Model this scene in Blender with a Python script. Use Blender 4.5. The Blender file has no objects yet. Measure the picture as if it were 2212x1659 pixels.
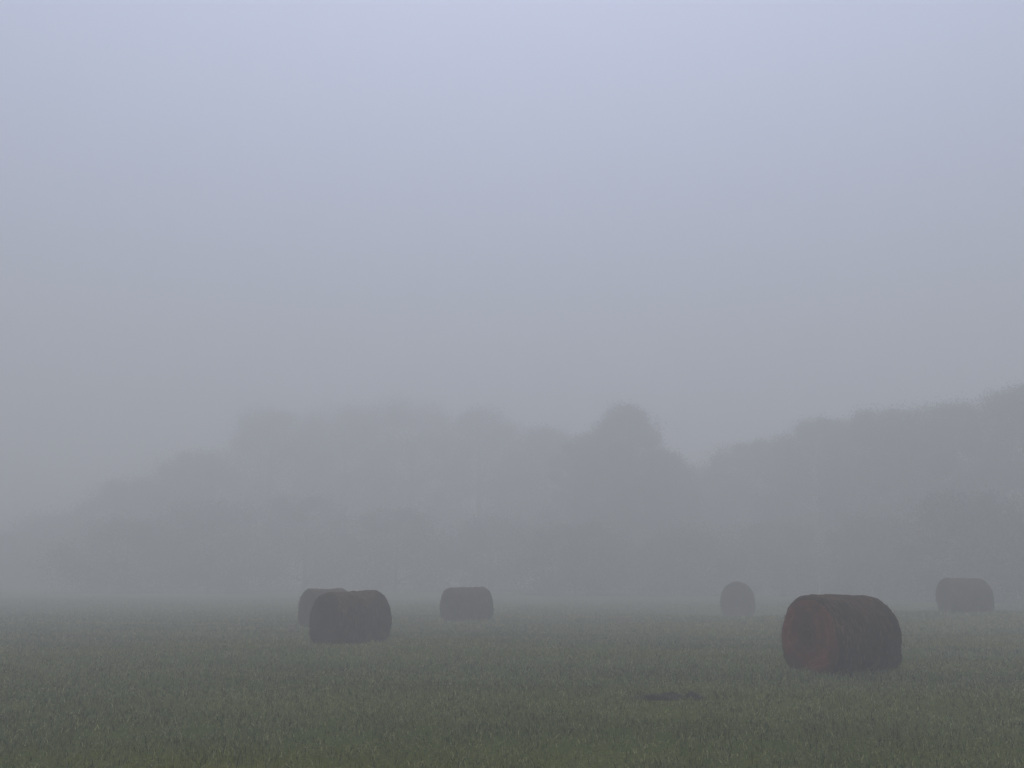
import bpy, math, random
import numpy as np
from mathutils import Vector, noise as mnoise

R = math.radians
sc = bpy.context.scene
col = sc.collection

# ------------------------------------------------------------ camera, sky, sun
CAM_H = 1.77
cam = bpy.data.objects.new('camera', bpy.data.cameras.new('camera'))
col.objects.link(cam)
cam.location = (0, 0, CAM_H)
cam.rotation_euler = (R(90 + 11.82), 0, 0)
cam.data.sensor_width = 36
cam.data.lens = 36 * 2000 / 2212
cam.data.clip_end = 3000
sc.camera = cam

SUN_EL = 80                        # a veiled sun high beyond the trees (towards +Y), no direct shadows
SKY_LOW, SKY_HIGH = .7, 2.05
w = bpy.data.worlds.new('World'); sc.world = w; w.use_nodes = True
nt = w.node_tree; nt.nodes.clear()
sky = nt.nodes.new('ShaderNodeTexSky'); sky.sky_type = 'NISHITA'; sky.sun_disc = False
sky.sun_elevation = R(SUN_EL); sky.sun_rotation = 0
sky.air_density = 1.0; sky.dust_density = 3.0; sky.ozone_density = 2.0
hs = nt.nodes.new('ShaderNodeHueSaturation'); hs.inputs['Saturation'].default_value = 0.72
tint = nt.nodes.new('ShaderNodeMix'); tint.data_type = 'RGBA'; tint.blend_type = 'MULTIPLY'
tint.inputs['Factor'].default_value = 1.0; tint.inputs['B'].default_value = (.995, .985, 1.065, 1)
bg = nt.nodes.new('ShaderNodeBackground'); bg.inputs['Strength'].default_value = 0.11
wo = nt.nodes.new('ShaderNodeOutputWorld')
nt.links.new(sky.outputs[0], hs.inputs['Color'])
nt.links.new(hs.outputs[0], tint.inputs['A'])
# an overcast sky is dimmer towards the horizon
tcw = nt.nodes.new('ShaderNodeTexCoord'); sx = nt.nodes.new('ShaderNodeSeparateXYZ')
nt.links.new(tcw.outputs['Generated'], sx.inputs[0])
mr = nt.nodes.new('ShaderNodeMapRange'); mr.interpolation_type = 'SMOOTHSTEP'
mr.inputs['From Min'].default_value = 0.0; mr.inputs['From Max'].default_value = .7
mr.inputs['To Min'].default_value = SKY_LOW; mr.inputs['To Max'].default_value = SKY_HIGH
nt.links.new(sx.outputs['Z'], mr.inputs['Value'])
vm = nt.nodes.new('ShaderNodeVectorMath'); vm.operation = 'SCALE'
nt.links.new(tint.outputs['Result'], vm.inputs[0]); nt.links.new(mr.outputs[0], vm.inputs['Scale'])
nt.links.new(vm.outputs[0], bg.inputs['Color'])
nt.links.new(bg.outputs[0], wo.inputs['Surface'])

sl = bpy.data.lights.new('sun', 'SUN'); sl.energy = 0.5; sl.angle = R(20); sl.color = (1, .96, .9)
so = bpy.data.objects.new('sun', sl); col.objects.link(so)
so.rotation_euler = (R(-(90 - SUN_EL)), 0, 0); so.location = (0, 40, 60)

sc.view_settings.view_transform = 'Standard'
sc.view_settings.look = 'None'
sc.view_settings.gamma = 1
sc.view_settings.exposure = -0.03
sc.cycles.use_denoising = True
sc.cycles.volume_bounces = 2
sc.cycles.max_bounces = 6
sc.cycles.transparent_max_bounces = 8

# ------------------------------------------------------------ helpers
def tag(o, label=None, cat=None, group=None, kind=None):
    if label: o['label'] = label
    if cat: o['category'] = cat
    if group: o['group'] = group
    if kind: o['kind'] = kind
    return o

def empty(name, loc, rz=0):
    o = bpy.data.objects.new(name, None); col.objects.link(o)
    o.location = loc; o.rotation_euler = (0, 0, rz); o.empty_display_size = .3
    return o

def mesh_obj(name, verts, loops, sizes, mat, parent=None, smooth=False, color=None):
    """verts Nx3, loops flat vertex indices, sizes = corners of each face"""
    verts = np.asarray(verts, np.float32); loops = np.asarray(loops, np.int32); sizes = np.asarray(sizes, np.int32)
    me = bpy.data.meshes.new(name)
    me.vertices.add(len(verts)); me.vertices.foreach_set('co', verts.ravel())
    me.loops.add(len(loops)); me.loops.foreach_set('vertex_index', loops)
    me.polygons.add(len(sizes))
    st = np.zeros(len(sizes), np.int32); st[1:] = np.cumsum(sizes)[:-1]
    me.polygons.foreach_set('loop_start', st)
    if smooth: me.polygons.foreach_set('use_smooth', np.ones(len(sizes), bool))
    if color is not None:
        a = me.color_attributes.new('tint', 'FLOAT_COLOR', 'POINT')
        c = np.ones((len(verts), 4), np.float32); c[:, :3] = color
        a.data.foreach_set('color', c.ravel())
    me.update(calc_edges=True); me.validate()
    me.materials.append(mat)
    o = bpy.data.objects.new(name, me); col.objects.link(o)
    if parent: o.parent = parent
    return o

def nmat(name):
    m = bpy.data.materials.new(name); m.use_nodes = True
    t = m.node_tree; b = t.nodes['Principled BSDF']
    return m, t, b

def ramp(t, src, stops):
    r = t.nodes.new('ShaderNodeValToRGB'); e = r.color_ramp.elements
    while len(e) < len(stops): e.new(.5)
    for k, (p, c) in enumerate(stops): e[k].position = p; e[k].color = (*c, 1)
    t.links.new(src, r.inputs[0]); return r.outputs[0]

def tnoise(t, vec, scale, detail=6, rough=.6):
    n = t.nodes.new('ShaderNodeTexNoise'); n.inputs['Scale'].default_value = scale
    n.inputs['Detail'].default_value = detail; n.inputs['Roughness'].default_value = rough
    if vec is not None: t.links.new(vec, n.inputs['Vector'])
    return n.outputs['Fac']

def mapping(t, vec, scale):
    m = t.nodes.new('ShaderNodeMapping'); m.inputs['Scale'].default_value = scale
    t.links.new(vec, m.inputs['Vector']); return m.outputs[0]

def mixc(t, f, a, b, mode='MIX'):
    m = t.nodes.new('ShaderNodeMix'); m.data_type = 'RGBA'; m.blend_type = mode
    for s, v in (('Factor', f), ('A', a), ('B', b)):
        if hasattr(v, 'is_linked'): t.links.new(v, m.inputs[s])
        else: m.inputs[s].default_value = v if s == 'Factor' else (*v, 1)
    return m.outputs['Result']

# smooth 2-D value noise for placing things (numpy, periodic lattice of 64)
_L = np.random.RandomState(5).rand(64, 64)
def vnoise(x, y, s):
    x = np.asarray(x) * s; y = np.asarray(y) * s
    xi = np.floor(x).astype(int); yi = np.floor(y).astype(int)
    u = x - xi; v = y - yi; u = u*u*(3-2*u); v = v*v*(3-2*v)
    a = _L[xi % 64, yi % 64]; b = _L[(xi+1) % 64, yi % 64]
    c = _L[xi % 64, (yi+1) % 64]; d = _L[(xi+1) % 64, (yi+1) % 64]
    return (a*(1-u)+b*u)*(1-v) + (c*(1-u)+d*u)*v

def terrain(x, y):
    x = np.asarray(x, float); y = np.asarray(y, float)
    g = lambda cx, cy, s: np.exp(-((x-cx)**2+(y-cy)**2)/(2*s*s))
    h = .24*g(21, 42, 5) - .26*g(12.0, 50.0, 3.6)
    h += .05*(vnoise(x, y, .11) - .5) + .03*(vnoise(x+9, y+40, .45) - .5)
    far = np.clip((np.hypot(x, y) - 55)/60, 0, 1)
    return h + .8*far*vnoise(x, y, .03)

# ------------------------------------------------------------ materials
hay_col = {}
def hay_material(name, a, b, c, end):
    m, t, bs = nmat(name)
    tc = t.nodes.new('ShaderNodeTexCoord'); ob = tc.outputs['Object']
    if end:                       # rolled layers seen end on: rings round the axis (local Y)
        mp = mapping(t, ob, (1, 0, 1)); mp.node.inputs['Location'].default_value = (0, 0, -.74)
        ln = t.nodes.new('ShaderNodeVectorMath'); ln.operation = 'LENGTH'; t.links.new(mp, ln.inputs[0])
        n1 = tnoise(t, ob, 3.0, 4)
        ad = t.nodes.new('ShaderNodeMath'); ad.operation = 'MULTIPLY_ADD'
        t.links.new(n1, ad.inputs[0]); ad.inputs[1].default_value = .42; t.links.new(ln.outputs['Value'], ad.inputs[2])
        cb = t.nodes.new('ShaderNodeCombineXYZ'); t.links.new(ad.outputs[0], cb.inputs[0])
        pat = tnoise(t, cb.outputs[0], 26, 5, .7)
        fine = tnoise(t, mapping(t, ob, (28, 28, 60)), 1.6, 5, .7)
        core = ramp(t, ln.outputs['Value'], [(0.02, (.22, .2, .2)), (.16, (.5, .46, .46)), (.30, (1.15, 1.0, 1.0)), (.55, (1.35, 1.0, 1.0)), (.75, (.7, .8, .75))])
    else:                         # wrapped side: hay drawn out round the roll
        pat = tnoise(t, mapping(t, ob, (5, 30, 5)), 1.0, 6, .65)
        fine = tnoise(t, mapping(t, ob, (25, 60, 25)), 1.0, 5, .7)
        core = None
    base = ramp(t, pat, [(.3, a), (.5, b), (.72, c)])
    base = mixc(t, .75, base, ramp(t, fine, [(.3, (.35, .35, .35)), (.5, (.9, .9, .9)), (.7, (1.7, 1.65, 1.55))]), 'MULTIPLY')
    patch = ramp(t, tnoise(t, ob, 2.2, 3), [(.36, (.5, .6, .52)), (.64, (1.3, 1.2, 1.16))])
    base = mixc(t, 1.0, base, patch, 'MULTIPLY')
    if core is not None: base = mixc(t, 1.0, base, core, 'MULTIPLY')
    t.links.new(base, bs.inputs['Base Color'])
    bs.inputs['Roughness'].default_value = .95; bs.inputs['Specular IOR Level'].default_value = .1
    bp = t.nodes.new('ShaderNodeBump'); bp.inputs['Strength'].default_value = .9; bp.inputs['Distance'].default_value = .02
    t.links.new(fine, bp.inputs['Height']); t.links.new(bp.outputs[0], bs.inputs['Normal'])
    return m

M_END = hay_material('hay_end', (.030, .008, .005), (.130, .034, .024), (.28, .11, .08), True)
M_SIDE = hay_material('hay_side', (.003, .002, .001), (.030, .013, .007), (.19, .105, .065), False)
M_END2 = hay_material('hay_end_grey', (.010, .006, .004), (.040, .023, .015), (.14, .09, .06), True)

def tint_material(name, rough=.8, spec=.2, trans=0.0):
    m, t, bs = nmat(name)
    at = t.nodes.new('ShaderNodeAttribute'); at.attribute_name = 'tint'
    n = tnoise(t, t.nodes.new('ShaderNodeTexCoord').outputs['Object'], 30, 2)
    c = mixc(t, .5, at.outputs['Color'], ramp(t, n, [(.3, (.6, .6, .6)), (.7, (1.4, 1.4, 1.4))]), 'MULTIPLY')
    t.links.new(c, bs.inputs['Base Color'])
    bs.inputs['Roughness'].default_value = rough; bs.inputs['Specular IOR Level'].default_value = spec
    if trans:
        tr = t.nodes.new('ShaderNodeBsdfTranslucent'); t.links.new(c, tr.inputs['Color'])
        ms = t.nodes.new('ShaderNodeMixShader'); ms.inputs[0].default_value = trans
        t.links.new(bs.outputs[0], ms.inputs[1]); t.links.new(tr.outputs[0], ms.inputs[2])
        t.links.new(ms.outputs[0], t.nodes['Material Output'].inputs['Surface'])
    return m
M_GRASS = tint_material('grass_blades', .75, .15, .25)
M_LEAF = tint_material('tree_leaves', .7, .2, .15)
M_STRAW = tint_material('dry_straw', .9, .1)

M_BARK, t, bs = nmat('bark')
c = ramp(t, tnoise(t, mapping(t, t.nodes.new('ShaderNodeTexCoord').outputs['Object'], (6, 6, 1.2)), 3), [(.3, (.025, .021, .018)), (.7, (.085, .075, .065))])
t.links.new(c, bs.inputs['Base Color']); bs.inputs['Roughness'].default_value = .95

M_GROUND, t, bs = nmat('field_soil')
ob = t.nodes.new('ShaderNodeTexCoord').outputs['Object']
c1 = ramp(t, tnoise(t, ob, 18, 8, .75), [(.3, (.022, .028, .006)), (.5, (.068, .084, .022)), (.72, (.145, .165, .055))])
c2 = ramp(t, tnoise(t, mapping(t, ob, (.12, .5, 1)), 1.0, 4), [(.3, (.75, .85, .8)), (.7, (1.25, 1.15, 1.1))])
t.links.new(mixc(t, 1.0, c1, c2, 'MULTIPLY'), bs.inputs['Base Color'])
bs.inputs['Roughness'].default_value = 1; bs.inputs['Specular IOR Level'].default_value = .05
bp = t.nodes.new('ShaderNodeBump'); bp.inputs['Strength'].default_value = .8; bp.inputs['Distance'].default_value = .05
t.links.new(tnoise(t, ob, 14, 6, .8), bp.inputs['Height']); t.links.new(bp.outputs[0], bs.inputs['Normal'])

M_SOIL, t, bs = nmat('dark_soil')
ob = t.nodes.new('ShaderNodeTexCoord').outputs['Object']
c = ramp(t, tnoise(t, ob, 22, 6, .7), [(.3, (.004, .004, .003)), (.6, (.012, .011, .009)), (.8, (.04, .036, .03))])
t.links.new(c, bs.inputs['Base Color']); bs.inputs['Roughness'].default_value = .95

# ------------------------------------------------------------ ground
def axis(lim, fine, n):
    u = np.linspace(-1, 1, n); k = 5.2
    return lim*np.sinh(k*u)/np.sinh(k)
gx = axis(450, .2, 361); gy = axis(450, .2, 361) + 15
X, Y = np.meshgrid(gx, gy); Z = terrain(X, Y)
n = len(gx); idx = np.arange(n*n).reshape(n, n)
q = np.stack([idx[:-1, :-1], idx[:-1, 1:], idx[1:, 1:], idx[1:, :-1]], -1).reshape(-1, 4)
tag(mesh_obj('ground', np.stack([X, Y, Z], -1).reshape(-1, 3), q.ravel(), np.full(len(q), 4), M_GROUND, smooth=True), kind='structure')

# ------------------------------------------------------------ blades (grass, straw)
def blades(rs, base, h, wd, lean, bend, az, colr):
    """five-vertex bent blades; returns verts, loops, sizes, colours"""
    n = len(h)
    face = rs.rand(n)*2*math.pi
    wx = np.cos(face)*wd/2; wy = np.sin(face)*wd/2
    dx = np.cos(az); dy = np.sin(az)
    V = np.zeros((n, 5, 3), np.float32)
    m1 = h*.55; o1 = lean*h*.5; o2 = (lean+bend)*h
    top = h*np.clip(1 - .45*bend, .15, 1)
    for k, (sx, off, z) in enumerate(((-1, 0*h, -.012+0*h), (1, 0*h, -.012+0*h), (.8, o1, m1*np.clip(1-.15*bend, .2, 1)), (-.8, o1, m1*np.clip(1-.15*bend, .2, 1)), (0, o2, top))):
        V[:, k, 0] = base[:, 0] + sx*wx + off*dx
        V[:, k, 1] = base[:, 1] + sx*wy + off*dy
        V[:, k, 2] = base[:, 2] + z
    b = (np.arange(n)*5)[:, None]
    L = (b + np.array([0, 1, 2, 3, 3, 2, 4])).ravel()
    S = np.tile([4, 3], n)
    C = np.repeat(colr[:, None, :], 5, 1).copy()
    return V.reshape(-1, 3), L, S, C.reshape(-1, 3)

bales = [  # name data: x, y, axis angle off the line of sight, diameter, length, seed
    ('big', 6.45, 18.75, 43, 1.55, 1.78), ('left', -4.50, 26.6, 50, 1.50, 1.84), ('behind', -7.0, 35.7, 62, 1.46, 1.6),
    ('mid', -1.93, 40.5, 60, 1.48, 1.90), ('right', 20.05, 42.1, 60, 1.62, 1.85), ('ghost', 12.0, 50.5, 5, 1.66, 1.5)]
CLOD = (2.33, 14.45)

def grass_field():
    rs = np.random.RandomState(11)
    P = []
    for y0, y1, dens in ((4, 8, 260), (8, 13, 1000), (13, 20, 760), (20, 30, 400), (30, 45, 160), (45, 70, 60)):
        hw = .62*y1 + 4
        n = int((y1-y0)*2*hw*dens)
        p = np.stack([rs.uniform(-hw, hw, n), rs.uniform(y0, y1, n)], -1)
        p = p[np.abs(p[:, 0]) < .62*p[:, 1] + 4]
        P.append(p)
    p = np.concatenate(P)
    cl = vnoise(p[:, 0], p[:, 1], 5.0)*.6 + vnoise(p[:, 0]+31, p[:, 1], 1.6)*.4
    p = p[rs.rand(len(p)) < .12 + 1.9*cl**1.7]
    # keep the hay bales and the bare lip of soil free
    for nm, bx, by, a, D, Ln in bales:
        p = p[np.hypot(p[:, 0]-bx, p[:, 1]-by) > .5]
    p = p[~((np.abs(p[:, 0]-CLOD[0]) < .54) & (p[:, 1]-CLOD[1] < .16) & (p[:, 1]-CLOD[1] > -.27*(1 + .6*np.sin(p[:, 0]*19))))]
    n = len(p); r = np.hypot(p[:, 0], p[:, 1])
    cl = vnoise(p[:, 0], p[:, 1], 5.0)*.5 + vnoise(p[:, 0]+31, p[:, 1], 1.6)*.5
    base = np.stack([p[:, 0], p[:, 1], terrain(p[:, 0], p[:, 1])], -1)
    h = (.035 + .082*cl)*(.5 + 1.0*rs.rand(n)) * (1 + .012*(r-10).clip(0, 30))
    wd = .0054*(.7+.7*rs.rand(n))*(r/10).clip(.9, 5)**1.05
    lean = rs.gamma(2, .22, n).clip(0, 1.4); bend = rs.gamma(1.6, .35, n).clip(0, 1.6)
    az = rs.rand(n)*2*math.pi
    g1 = np.array([.160, .172, .024]); g2 = np.array([.120, .148, .066]); st = np.array([.30, .29, .14]); dk = np.array([.014, .016, .006])
    pn = vnoise(p[:, 0]*.6+70, p[:, 1], .35)[:, None]
    pn = np.clip((pn-.5)*1.8+.5, 0, 1); c = (g1*(1-pn) + g2*pn)*(.82 + .36*vnoise(p[:, 0]+13, p[:, 1]*1.6, .55)[:, None])
    u = rs.rand(n)[:, None]
    row = .5 + .5*np.sin((p[:, 1] + .22*p[:, 0] + 1.1*vnoise(p[:, 0], p[:, 1], .3))*2*math.pi/3.4)   # mowing rows
    dry = .05 + .16*vnoise(p[:, 0]+5, p[:, 1]+5, .8)[:, None] + .13*row[:, None]
    h *= 1 - .25*row
    for nm, bx, by, a, D, Ln in bales:         # uncut tufts round the foot of each bale
        rb = np.hypot(p[:, 0]-bx, p[:, 1]-by); h *= 1 + .6*np.exp(-((rb-1.05)/.25)**2); dry += .30*np.exp(-((rb-1.15)/.3)**2)[:, None]
    c = np.where(u < dry, st*(.7+.6*rs.rand(n)[:, None]), c)
    c = np.where(u > .80, dk, c)
    c = c*(.7 + .6*rs.rand(n)[:, None])
    lie = (u[:, 0] < .07)                      # cut straws lying almost flat
    h[lie] = h[lie]*1.0; lean[lie] = 1.3; bend[lie] = 1.7
    V, L, S, C = blades(rs, base, h, wd, lean, bend, az, c)
    # odd tall dark stems
    m = 520
    q = np.stack([rs.uniform(-16, 16, m), rs.uniform(7, 26, m)], -1)
    q = q[np.abs(q[:, 0]) < .62*q[:, 1]+3]; m = len(q)
    b2 = np.stack([q[:, 0], q[:, 1], terrain(q[:, 0], q[:, 1])], -1)
    V2, L2, S2, C2 = blades(rs, b2, rs.uniform(.12, .24, m), rs.uniform(.006, .012, m), rs.uniform(0, .35, m), rs.uniform(0, .5, m), rs.rand(m)*6.28, np.tile([.026, .028, .016], (m, 1)))
    o = mesh_obj('grass', np.concatenate([V, V2]), np.concatenate([L, L2+len(V)]), np.concatenate([S, S2]), M_GRASS, color=np.concatenate([C, C2]))
    print('grass blades', n)
    return o
g = grass_field(); tag(g, 'short rough damp olive green grass with dry straw covering the misty field', 'grass', kind='stuff')

# ------------------------------------------------------------ hay bales
def bale_shape(D, L, seed, taper=0.0, hump=0.0, sag=.05):
    """returns displace(point) for an undeformed roll with its axis on local Y, standing on z = 0"""
    Rr = D/2
    off = Vector((seed*7.3, seed*3.1, seed*5.7))
    def f(y, ang, r):
        rr = r
        e = max(-1, min(1, y/(L/2)))
        up = max(0, math.cos(ang))
        k = 1 + taper*e*(.4+.6*up) + hump*up*(e*e*(1 if e > 0 else .25) - .35)
        rr *= k
        sn, cs = math.sin(ang), math.cos(ang)
        if cs < 0:                     # slumped lower half: squarer than a circle
            q = 2/2.7; sn = math.copysign(abs(sn)**q, sn); cs = -abs(cs)**q
        x = sn*rr*(1 + .02*(cs < -.5)); z = cs*rr
        p = Vector((x, y, z))
        nrm = Vector((math.sin(ang), 0, math.cos(ang)))
        d = .030*mnoise.noise(p*1.7+off) + .030*mnoise.noise(p*5+off) + .014*mnoise.noise(p*17+off)
        fr = r/Rr
        p += nrm*d*fr
        p.y += (.05*mnoise.noise(p*3.1-off) + .02*mnoise.noise(p*11-off))*(1.2-fr*.7)*(1 if y > 0 else -1 if y < 0 else 0)
        zz = p.z + Rr                      # settle: flat foot, slight spread near the ground
        lo = .05*D
        if zz < lo*1.6: zz = lo + (zz-lo)*.25 if zz > lo else lo - (lo-zz)*.12
        zz -= lo*.80
        p.x *= 1 + sag*max(0, 1-zz/(D*.6))
        p.z = zz*(D*.955)/(D-lo*.8)
        return p
    return f

def profile(D, L, cr=.17):
    """half profile from the middle of the side to the middle of the end: list of (y, r, is_end)"""
    Rr = D/2; pts = []
    for k in range(13): pts.append((k/12*(L/2-cr), Rr, 0))
    for k in range(1, 9):
        a = k/8*math.pi/2
        pts.append((L/2-cr+cr*math.sin(a), Rr-cr+cr*math.cos(a), 0 if k <= 5 else 1))
    for k in range(1, 15):
        fr = 1-k/14
        pts.append((L/2 - .035*(1-fr)**2, (Rr-cr)*fr, 1))
    return pts

def make_bale(x, y, ang, D, L, seed, label, end_mat, side_mat, taper=0, hump=0, tilt=0, tall=1):
    az = math.degrees(math.atan2(x, y))
    root = empty('hay_bale', (x, y, float(terrain(x, y)) - .035), -R(ang+az))
    root.rotation_euler[0] = R(tilt)
    if tall != 1: root.scale = (1, 1, tall)
    tag(root, label, 'hay bale', 'round hay bales lying in the field')
    f = bale_shape(D, L, seed, taper, hump)
    rs = np.random.RandomState(seed+100)
    pr = profile(D, L); NA = 120
    def ring_pts(y_, r_): return [f(y_, 2*math.pi*k/NA, r_) for k in range(NA)]
    def strip(rings):
        v = [tuple(p) for rg in rings for p in rg]; lo = []; sz = []
        for a in range(len(rings)-1):
            for k in range(NA):
                k2 = (k+1) % NA
                lo += [a*NA+k, a*NA+k2, (a+1)*NA+k2, (a+1)*NA+k]; sz.append(4)
        return v, lo, sz
    def fuzz(v, lo, sz, rings_, count, outn):
        """stray straws standing off the surface"""
        fl = rings_
        for _ in range(count):
            a = rs.randint(0, len(fl)); k = rs.randint(0, NA)
            p = fl[a][k]; c = Vector((0, p.y*.9 if outn else p.y, D*.48))
            nn = (p-c) if not outn else Vector((0, outn, 0))+(p-c)*.3
            if p.z < .04: nn = Vector((nn.x, nn.y, .1))
            nn.normalize()
            tg = Vector(rs.randn(3)).cross(nn).normalized()
            ln = .02 + .07*rs.rand()**2
            d = (nn*(.25+.5*rs.rand()) + tg).normalized()
            s = d.cross(nn).normalized()*.003
            b = len(v)
            tip = p + d*ln - Vector((0, 0, .3*ln))
            v += [tuple(p-nn*.01-s), tuple(p-nn*.01+s), tuple(tip+s*.4), tuple(tip-s*.4)]
            lo += [b, b+1, b+2, b+3]; sz.append(4)
    side = [q for q in pr if q[2] == 0]
    ys = [(-a, b) for a, b, _ in reversed(side)] + [(a, b) for a, b, _ in side[1:]]
    rings = [ring_pts(a, b) for a, b in ys]
    v, lo, sz = strip(rings); fuzz(v, lo, sz, rings, 2600, 0)
    mesh_obj('rolled_side', v, lo, sz, side_mat, root, smooth=True)
    for s in (-1, 1):
        ep = [side[-1]] + [q for q in pr if q[2] == 1]
        rings = [ring_pts(s*a, b) for a, b, _ in ep[:-1]]
        if s == 1: rings = [rg[::1] for rg in rings]
        v, lo, sz = strip(rings)
        b = len(v); v.append(tuple(f(s*ep[-1][0], 0, 0)))
        a = (len(rings)-1)*NA
        for k in range(NA): lo += [a+k, a+(k+1) % NA, b]; sz.append(3)
        fuzz(v, lo, sz, rings, 1300, s)
        mesh_obj('end_face', v, lo, sz, end_mat, root, smooth=True)
    # grass and fallen straw gathered round the foot
    return root

BL = {
 'big': ('large dark hay bale nearest the camera, with reddish brown end face', M_END, M_SIDE, -.035, 0, 0),
 'left': ('dark grey brown hay bale with humped dented top, overlapping a paler bale', M_END2, M_SIDE, .015, .09, 0),
 'behind': ('pale misty hay bale half hidden behind the humped dark bale', M_END2, M_SIDE, 0, 0, 0),
 'mid': ('flat topped faded hay bale standing alone in the middle of the misty field', M_END2, M_SIDE, 0, 0, 0),
 'right': ('faded brown hay bale behind and right of the nearest bale', M_END2, M_SIDE, 0, -.05, 0),
 'ghost': ('faint round lens spot built as a hay bale seen end on, just left of the nearest bale', M_END2, M_SIDE, 0, 0, 0)}  # ghost: taken for a soft lens spot, added to the field as a bale
for i, (nm, bx, by, a, D, Ln) in enumerate(bales):
    lb, em, sm, tp, hp, tl = BL[nm]
    make_bale(bx, by, a, D, Ln, (i+1, 21)[nm == 'big'], lb, em, sm, tp, hp, tl, 1.17 if nm == 'ghost' else 1)

# ------------------------------------------------------------ dark lip of soil in the foreground grass
def soil_mound():
    x0, y0 = CLOD; rs = np.random.RandomState(3)
    root = empty('soil_mound', (x0, y0, float(terrain(x0, y0)) - .02))
    tag(root, 'low dark mound of bare soil and old cut hay in the foreground grass', 'soil mound')
    nx, ny = 60, 26; v = []
    for j in range(ny):
        for i in range(nx):
            u = i/(nx-1)*2-1; w_ = j/(ny-1)*2-1
            x = u*.58; y = w_*.2
            e = max(0, 1-u*u)**.45*max(0, 1-w_*w_)**.7
            z = .125*e*(.65+.9*mnoise.noise(Vector((u*2.3, w_, 4)))) + e*.03*mnoise.noise(Vector((x*16, y*16, 1))) + e*.015*mnoise.noise(Vector((x*45, y*45, 7)))
            v.append((x, y, z - .03*(e == 0)))
    lo = []; sz = []
    for j in range(ny-1):
        for i in range(nx-1):
            a = j*nx+i; lo += [a, a+1, a+nx+1, a+nx]; sz.append(4)
    mesh_obj('bare_soil', v, lo, sz, M_SOIL, root, smooth=True)
    n = 900; b = np.array([v[k] for k in rs.randint(0, len(v), n)]) + [0, 0, -.005]
    cc = np.where(rs.rand(n)[:, None] < .45, [.20, .19, .14], [.03, .03, .02])*(.6+.8*rs.rand(n)[:, None])
    V, L, S, C = blades(rs, b, rs.uniform(.03, .08, n), rs.uniform(.004, .008, n), rs.uniform(.4, 1.5, n), rs.uniform(.2, 1.6, n), rs.rand(n)*6.28, cc)
    mesh_obj('dry_straw', V, L, S, M_STRAW, root, color=C)
soil_mound()

# ------------------------------------------------------------ trees
def tube(v, lo, sz, p0, p1, r0, r1, seg=7, parts=4, wob=.0, rs=None):
    p0 = Vector(p0); p1 = Vector(p1); d = (p1-p0).normalized()
    a = d.orthogonal().normalized(); b = d.cross(a); s0 = len(v)
    for j in range(parts+1):
        t_ = j/parts; c = p0.lerp(p1, t_)
        if rs is not None and 0 < j: c = c + Vector((rs.randn()*wob, rs.randn()*wob, 0))
        r = r0+(r1-r0)*t_
        for k in range(seg):
            an = 2*math.pi*k/seg; v.append(tuple(c + a*math.cos(an)*r + b*math.sin(an)*r))
    for j in range(parts):
        for k in range(seg):
            k2 = (k+1) % seg; lo += [s0+j*seg+k, s0+j*seg+k2, s0+(j+1)*seg+k2, s0+(j+1)*seg+k]; sz.append(4)

def make_tree(name, x, y, H, W, seed, label, cat, group, shape='round', low=.18, ncl=46, per=300, leaf=.17):
    rs = np.random.RandomState(seed)
    root = empty(name, (x, y, float(terrain(x, y)) - .1)); tag(root, label, cat, group)
    # lumps of foliage spread through the crown volume
    cen = []; rad = []
    for k in range(ncl):
        t_ = (k+.5)/ncl
        zf = low + (1-low)*(t_**.9)
        if shape == 'round': prof = math.sqrt(max(0, 1-((zf-low-.42*(1-low))/(.60*(1-low)))**2))
        elif shape == 'spire': prof = (1-(zf-low)/(1-low))**.75*.95+.08
        else: prof = min(1, (1-(zf-low)/(1-low))*2.2+.12)
        an = k*2.4+rs.rand()*1.2; rr = W/2*prof*(.35+.62*rs.rand())
        cen.append((math.cos(an)*rr, math.sin(an)*rr, zf*H*(.985)))
        rad.append(W*.5*(.13+.26*rs.rand()**1.5)*(.55+.45*prof))
    cen = np.array(cen); rad = np.array(rad)
    cen[:, 2] = np.minimum(cen[:, 2], H-rad*.7)
    v, lo, sz = [], [], []
    tr = .028*H if H > 6 else .035*H
    top = (rs.randn()*.2, rs.randn()*.2, H*.82)
    tube(v, lo, sz, (0, 0, 0), top, tr, tr*.22, 9, 8, .03, rs)
    for k in rs.permutation(ncl)[:min(ncl, 20)]:
        c = cen[k]; st_ = max(.12*H, min(.75*H, c[2]-.35*math.hypot(c[0], c[1])-.05*H))
        tube(v, lo, sz, (top[0]*st_/top[2], top[1]*st_/top[2], st_), c, tr*.42*(1-.6*st_/H), .02, 5, 4, .05, rs)
    mesh_obj('trunk', v, lo, sz, M_BARK, root, smooth=True)
    N = ncl*per
    ci = rs.randint(0, ncl, N)
    d = rs.randn(N, 3); d /= np.linalg.norm(d, axis=1)[:, None]
    rr = rs.rand(N)**.6*1.1 + np.abs(rs.randn(N))*.46
    P = cen[ci] + d*(rad[ci]*rr)[:, None]*np.array([1, 1, .82])
    P[:, 2] = np.maximum(P[:, 2], .15)
    a = rs.randn(N, 3); a /= np.linalg.norm(a, axis=1)[:, None]
    b = np.cross(a, rs.randn(N, 3)); b /= np.linalg.norm(b, axis=1)[:, None]
    s = (leaf*(.6+.8*rs.rand(N)))[:, None]
    V = np.stack([P-a*s, P+a*s*.8+b*s*.6, P+a*s*.3-b*s*.9], 1).reshape(-1, 3)
    base = np.array([.045, .058, .030])*(.8+.4*rs.rand())
    lum = (.65+.7*rs.rand(ncl))[ci][:, None]*(.7+.6*rs.rand(N))[:, None]
    C = np.repeat((base*lum)[:, None, :], 3, 1).reshape(-1, 3)
    mesh_obj('crown', V, np.arange(3*N), np.full(N, 3), M_LEAF, root, color=C)

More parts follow.
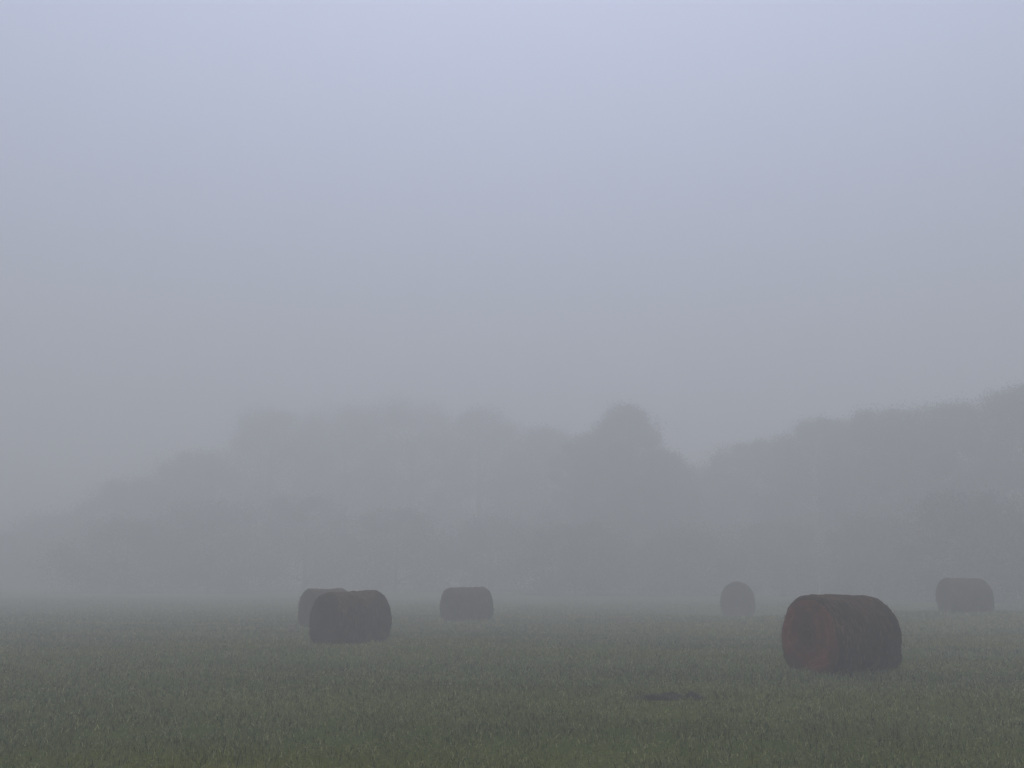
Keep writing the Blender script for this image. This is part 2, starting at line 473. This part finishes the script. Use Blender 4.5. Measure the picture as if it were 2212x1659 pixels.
TS = 1.58          # metres per metre of the first layout: the wood stands this much farther off and taller
GT = 'trees of the misty treeline behind the field'
TREES = [ # x, y, height, width, shape, label
 (-43, 78, 5.2, 7.5, 'round', 'low dim tree at the far left edge of the treeline'),
 (-36.5, 77, 6.6, 7.5, 'round', 'second tree from the left, slightly taller than its low neighbour'),
 (-30.5, 76, 9.4, 7.0, 'round', 'medium misty tree on the rising left shoulder of the treeline'),
 (-25.5, 75, 11.6, 7.0, 'round', 'rounded tree just below the left peak of the treeline'),
 (-20.0, 76, 15.2, 8.5, 'round', 'tall faded tree starting the broad left peak of the treeline'),
 (-14.2, 78, 15.9, 8.5, 'round', 'tall faded tree in the middle of the broad left peak'),
 (-8.4, 77, 16.2, 8.5, 'round', 'tallest faded tree, right of centre on the broad left peak'),
 (-2.6, 76, 15.2, 7.5, 'round', 'faded tree ending the broad left peak of the treeline'),
 (2.6, 73, 13.2, 7.0, 'round', 'faded tree in the dip left of the dark narrow tree'),
 (5.4, 64, 11.4, 5.0, 'round', 'lower left companion beside the dark narrow tree'),
 (7.9, 62, 13.2, 4.9, 'round', 'dark narrow tree standing out at the centre of the treeline'),
 (10.2, 64, 10.4, 4.5, 'round', 'sloping lower tree right beside the dark narrow tree'),
 (14.3, 72, 10.3, 6.0, 'round', 'lowest tree in the gap right of the dark narrow tree'),
 (18.2, 69, 12.0, 6.5, 'round', 'medium tree where the treeline starts rising to the right'),
 (21.6, 65, 13.1, 6.5, 'round', 'rounded tree above the nearest hay bale'),
 (25.0, 62, 13.2, 6.5, 'round', 'dense tree right above the nearest bale, left of the right group'),
 (28.2, 59, 13.2, 6.5, 'round', 'dark tall tree above the faded right hand bale'),
 (31.4, 56, 13.6, 6.5, 'round', 'darkest tall tree at the right edge of the picture'),
 (35.5, 55, 14.0, 7.0, 'round', 'tall dark tree cut by the right edge of the picture'),
]
for i, (x, y, H, W, shp, lb) in enumerate(TREES):
    k = TS - .18*min(1, max(0, (x-15)/12))
    make_tree('tree', x*k, y*k, H*k - 1.5, W*k*1.38, 40+i, lb, 'tree', GT, shp, low=.04, ncl=84, per=1550, leaf=.078)

GB = 'bushes along the foot of the treeline'
BUSHES = [
 (-27, 66, 5.0, 6.5, 'broad low bush under the left shoulder of the treeline'),
 (-20.5, 64, 6.0, 6.5, 'broad bush under the start of the left peak'),
 (-14, 64, 6.3, 6.5, 'rounded bush under the middle of the left peak'),
 (-8, 65, 5.6, 6.0, 'low bush above the humped hay bale'),
 (-1.5, 63, 4.8, 6.0, 'low bush above the bale in the middle of the field'),
 (4.0, 60, 4.4, 5.5, 'low bush at the foot of the dark narrow tree'),
 (10.5, 58, 3.9, 5.5, 'small bush right of the dark narrow tree trunk'),
 (16.0, 56, 4.2, 5.5, 'bush behind the nearest hay bale'),
 (20.6, 53, 4.4, 5.0, 'bush between the nearest bale and the faded right bale'),
 (24.8, 51, 5.7, 5.2, 'largest dark bush behind the faded right hand bale'),
 (29.4, 50, 5.0, 5.0, 'dark bush at the right edge of the field'),
]
for i, (x, y, H, W, lb) in enumerate(BUSHES):
    k = 1.42 + .12*((i*7) % 5)/4 - .20*(x > 22)
    make_tree('bush', x*k, y*k, H*k, W*k*1.4, 90+i, lb, 'bush', GB, 'round', low=.02, ncl=46, per=800, leaf=.08)

# ------------------------------------------------------------ fog
def haze():
    x, y0, y1, z0, z1 = 460, -440, 470, -1.6, 28.0
    v = [(-x, y0, z0), (x, y0, z0), (x, y1, z0), (-x, y1, z0), (-x, y0, z1), (x, y0, z1), (x, y1, z1), (-x, y1, z1)]
    fc = [3, 2, 1, 0, 4, 5, 6, 7, 0, 1, 5, 4, 1, 2, 6, 5, 2, 3, 7, 6, 3, 0, 4, 7]
    m = bpy.data.materials.new('haze'); m.use_nodes = True; t = m.node_tree; t.nodes.clear()
    pv = t.nodes.new('ShaderNodeVolumePrincipled')
    pv.inputs['Color'].default_value = (.858, .866, .828, 1)
    pv.inputs['Density'].default_value = .0205
    pv.inputs['Anisotropy'].default_value = 0.3
    out = t.nodes.new('ShaderNodeOutputMaterial'); t.links.new(pv.outputs[0], out.inputs['Volume'])
    tag(mesh_obj('haze', v, fc, [4]*6, m), 'thick pale morning fog filling the field', 'fog', kind='stuff')
haze()
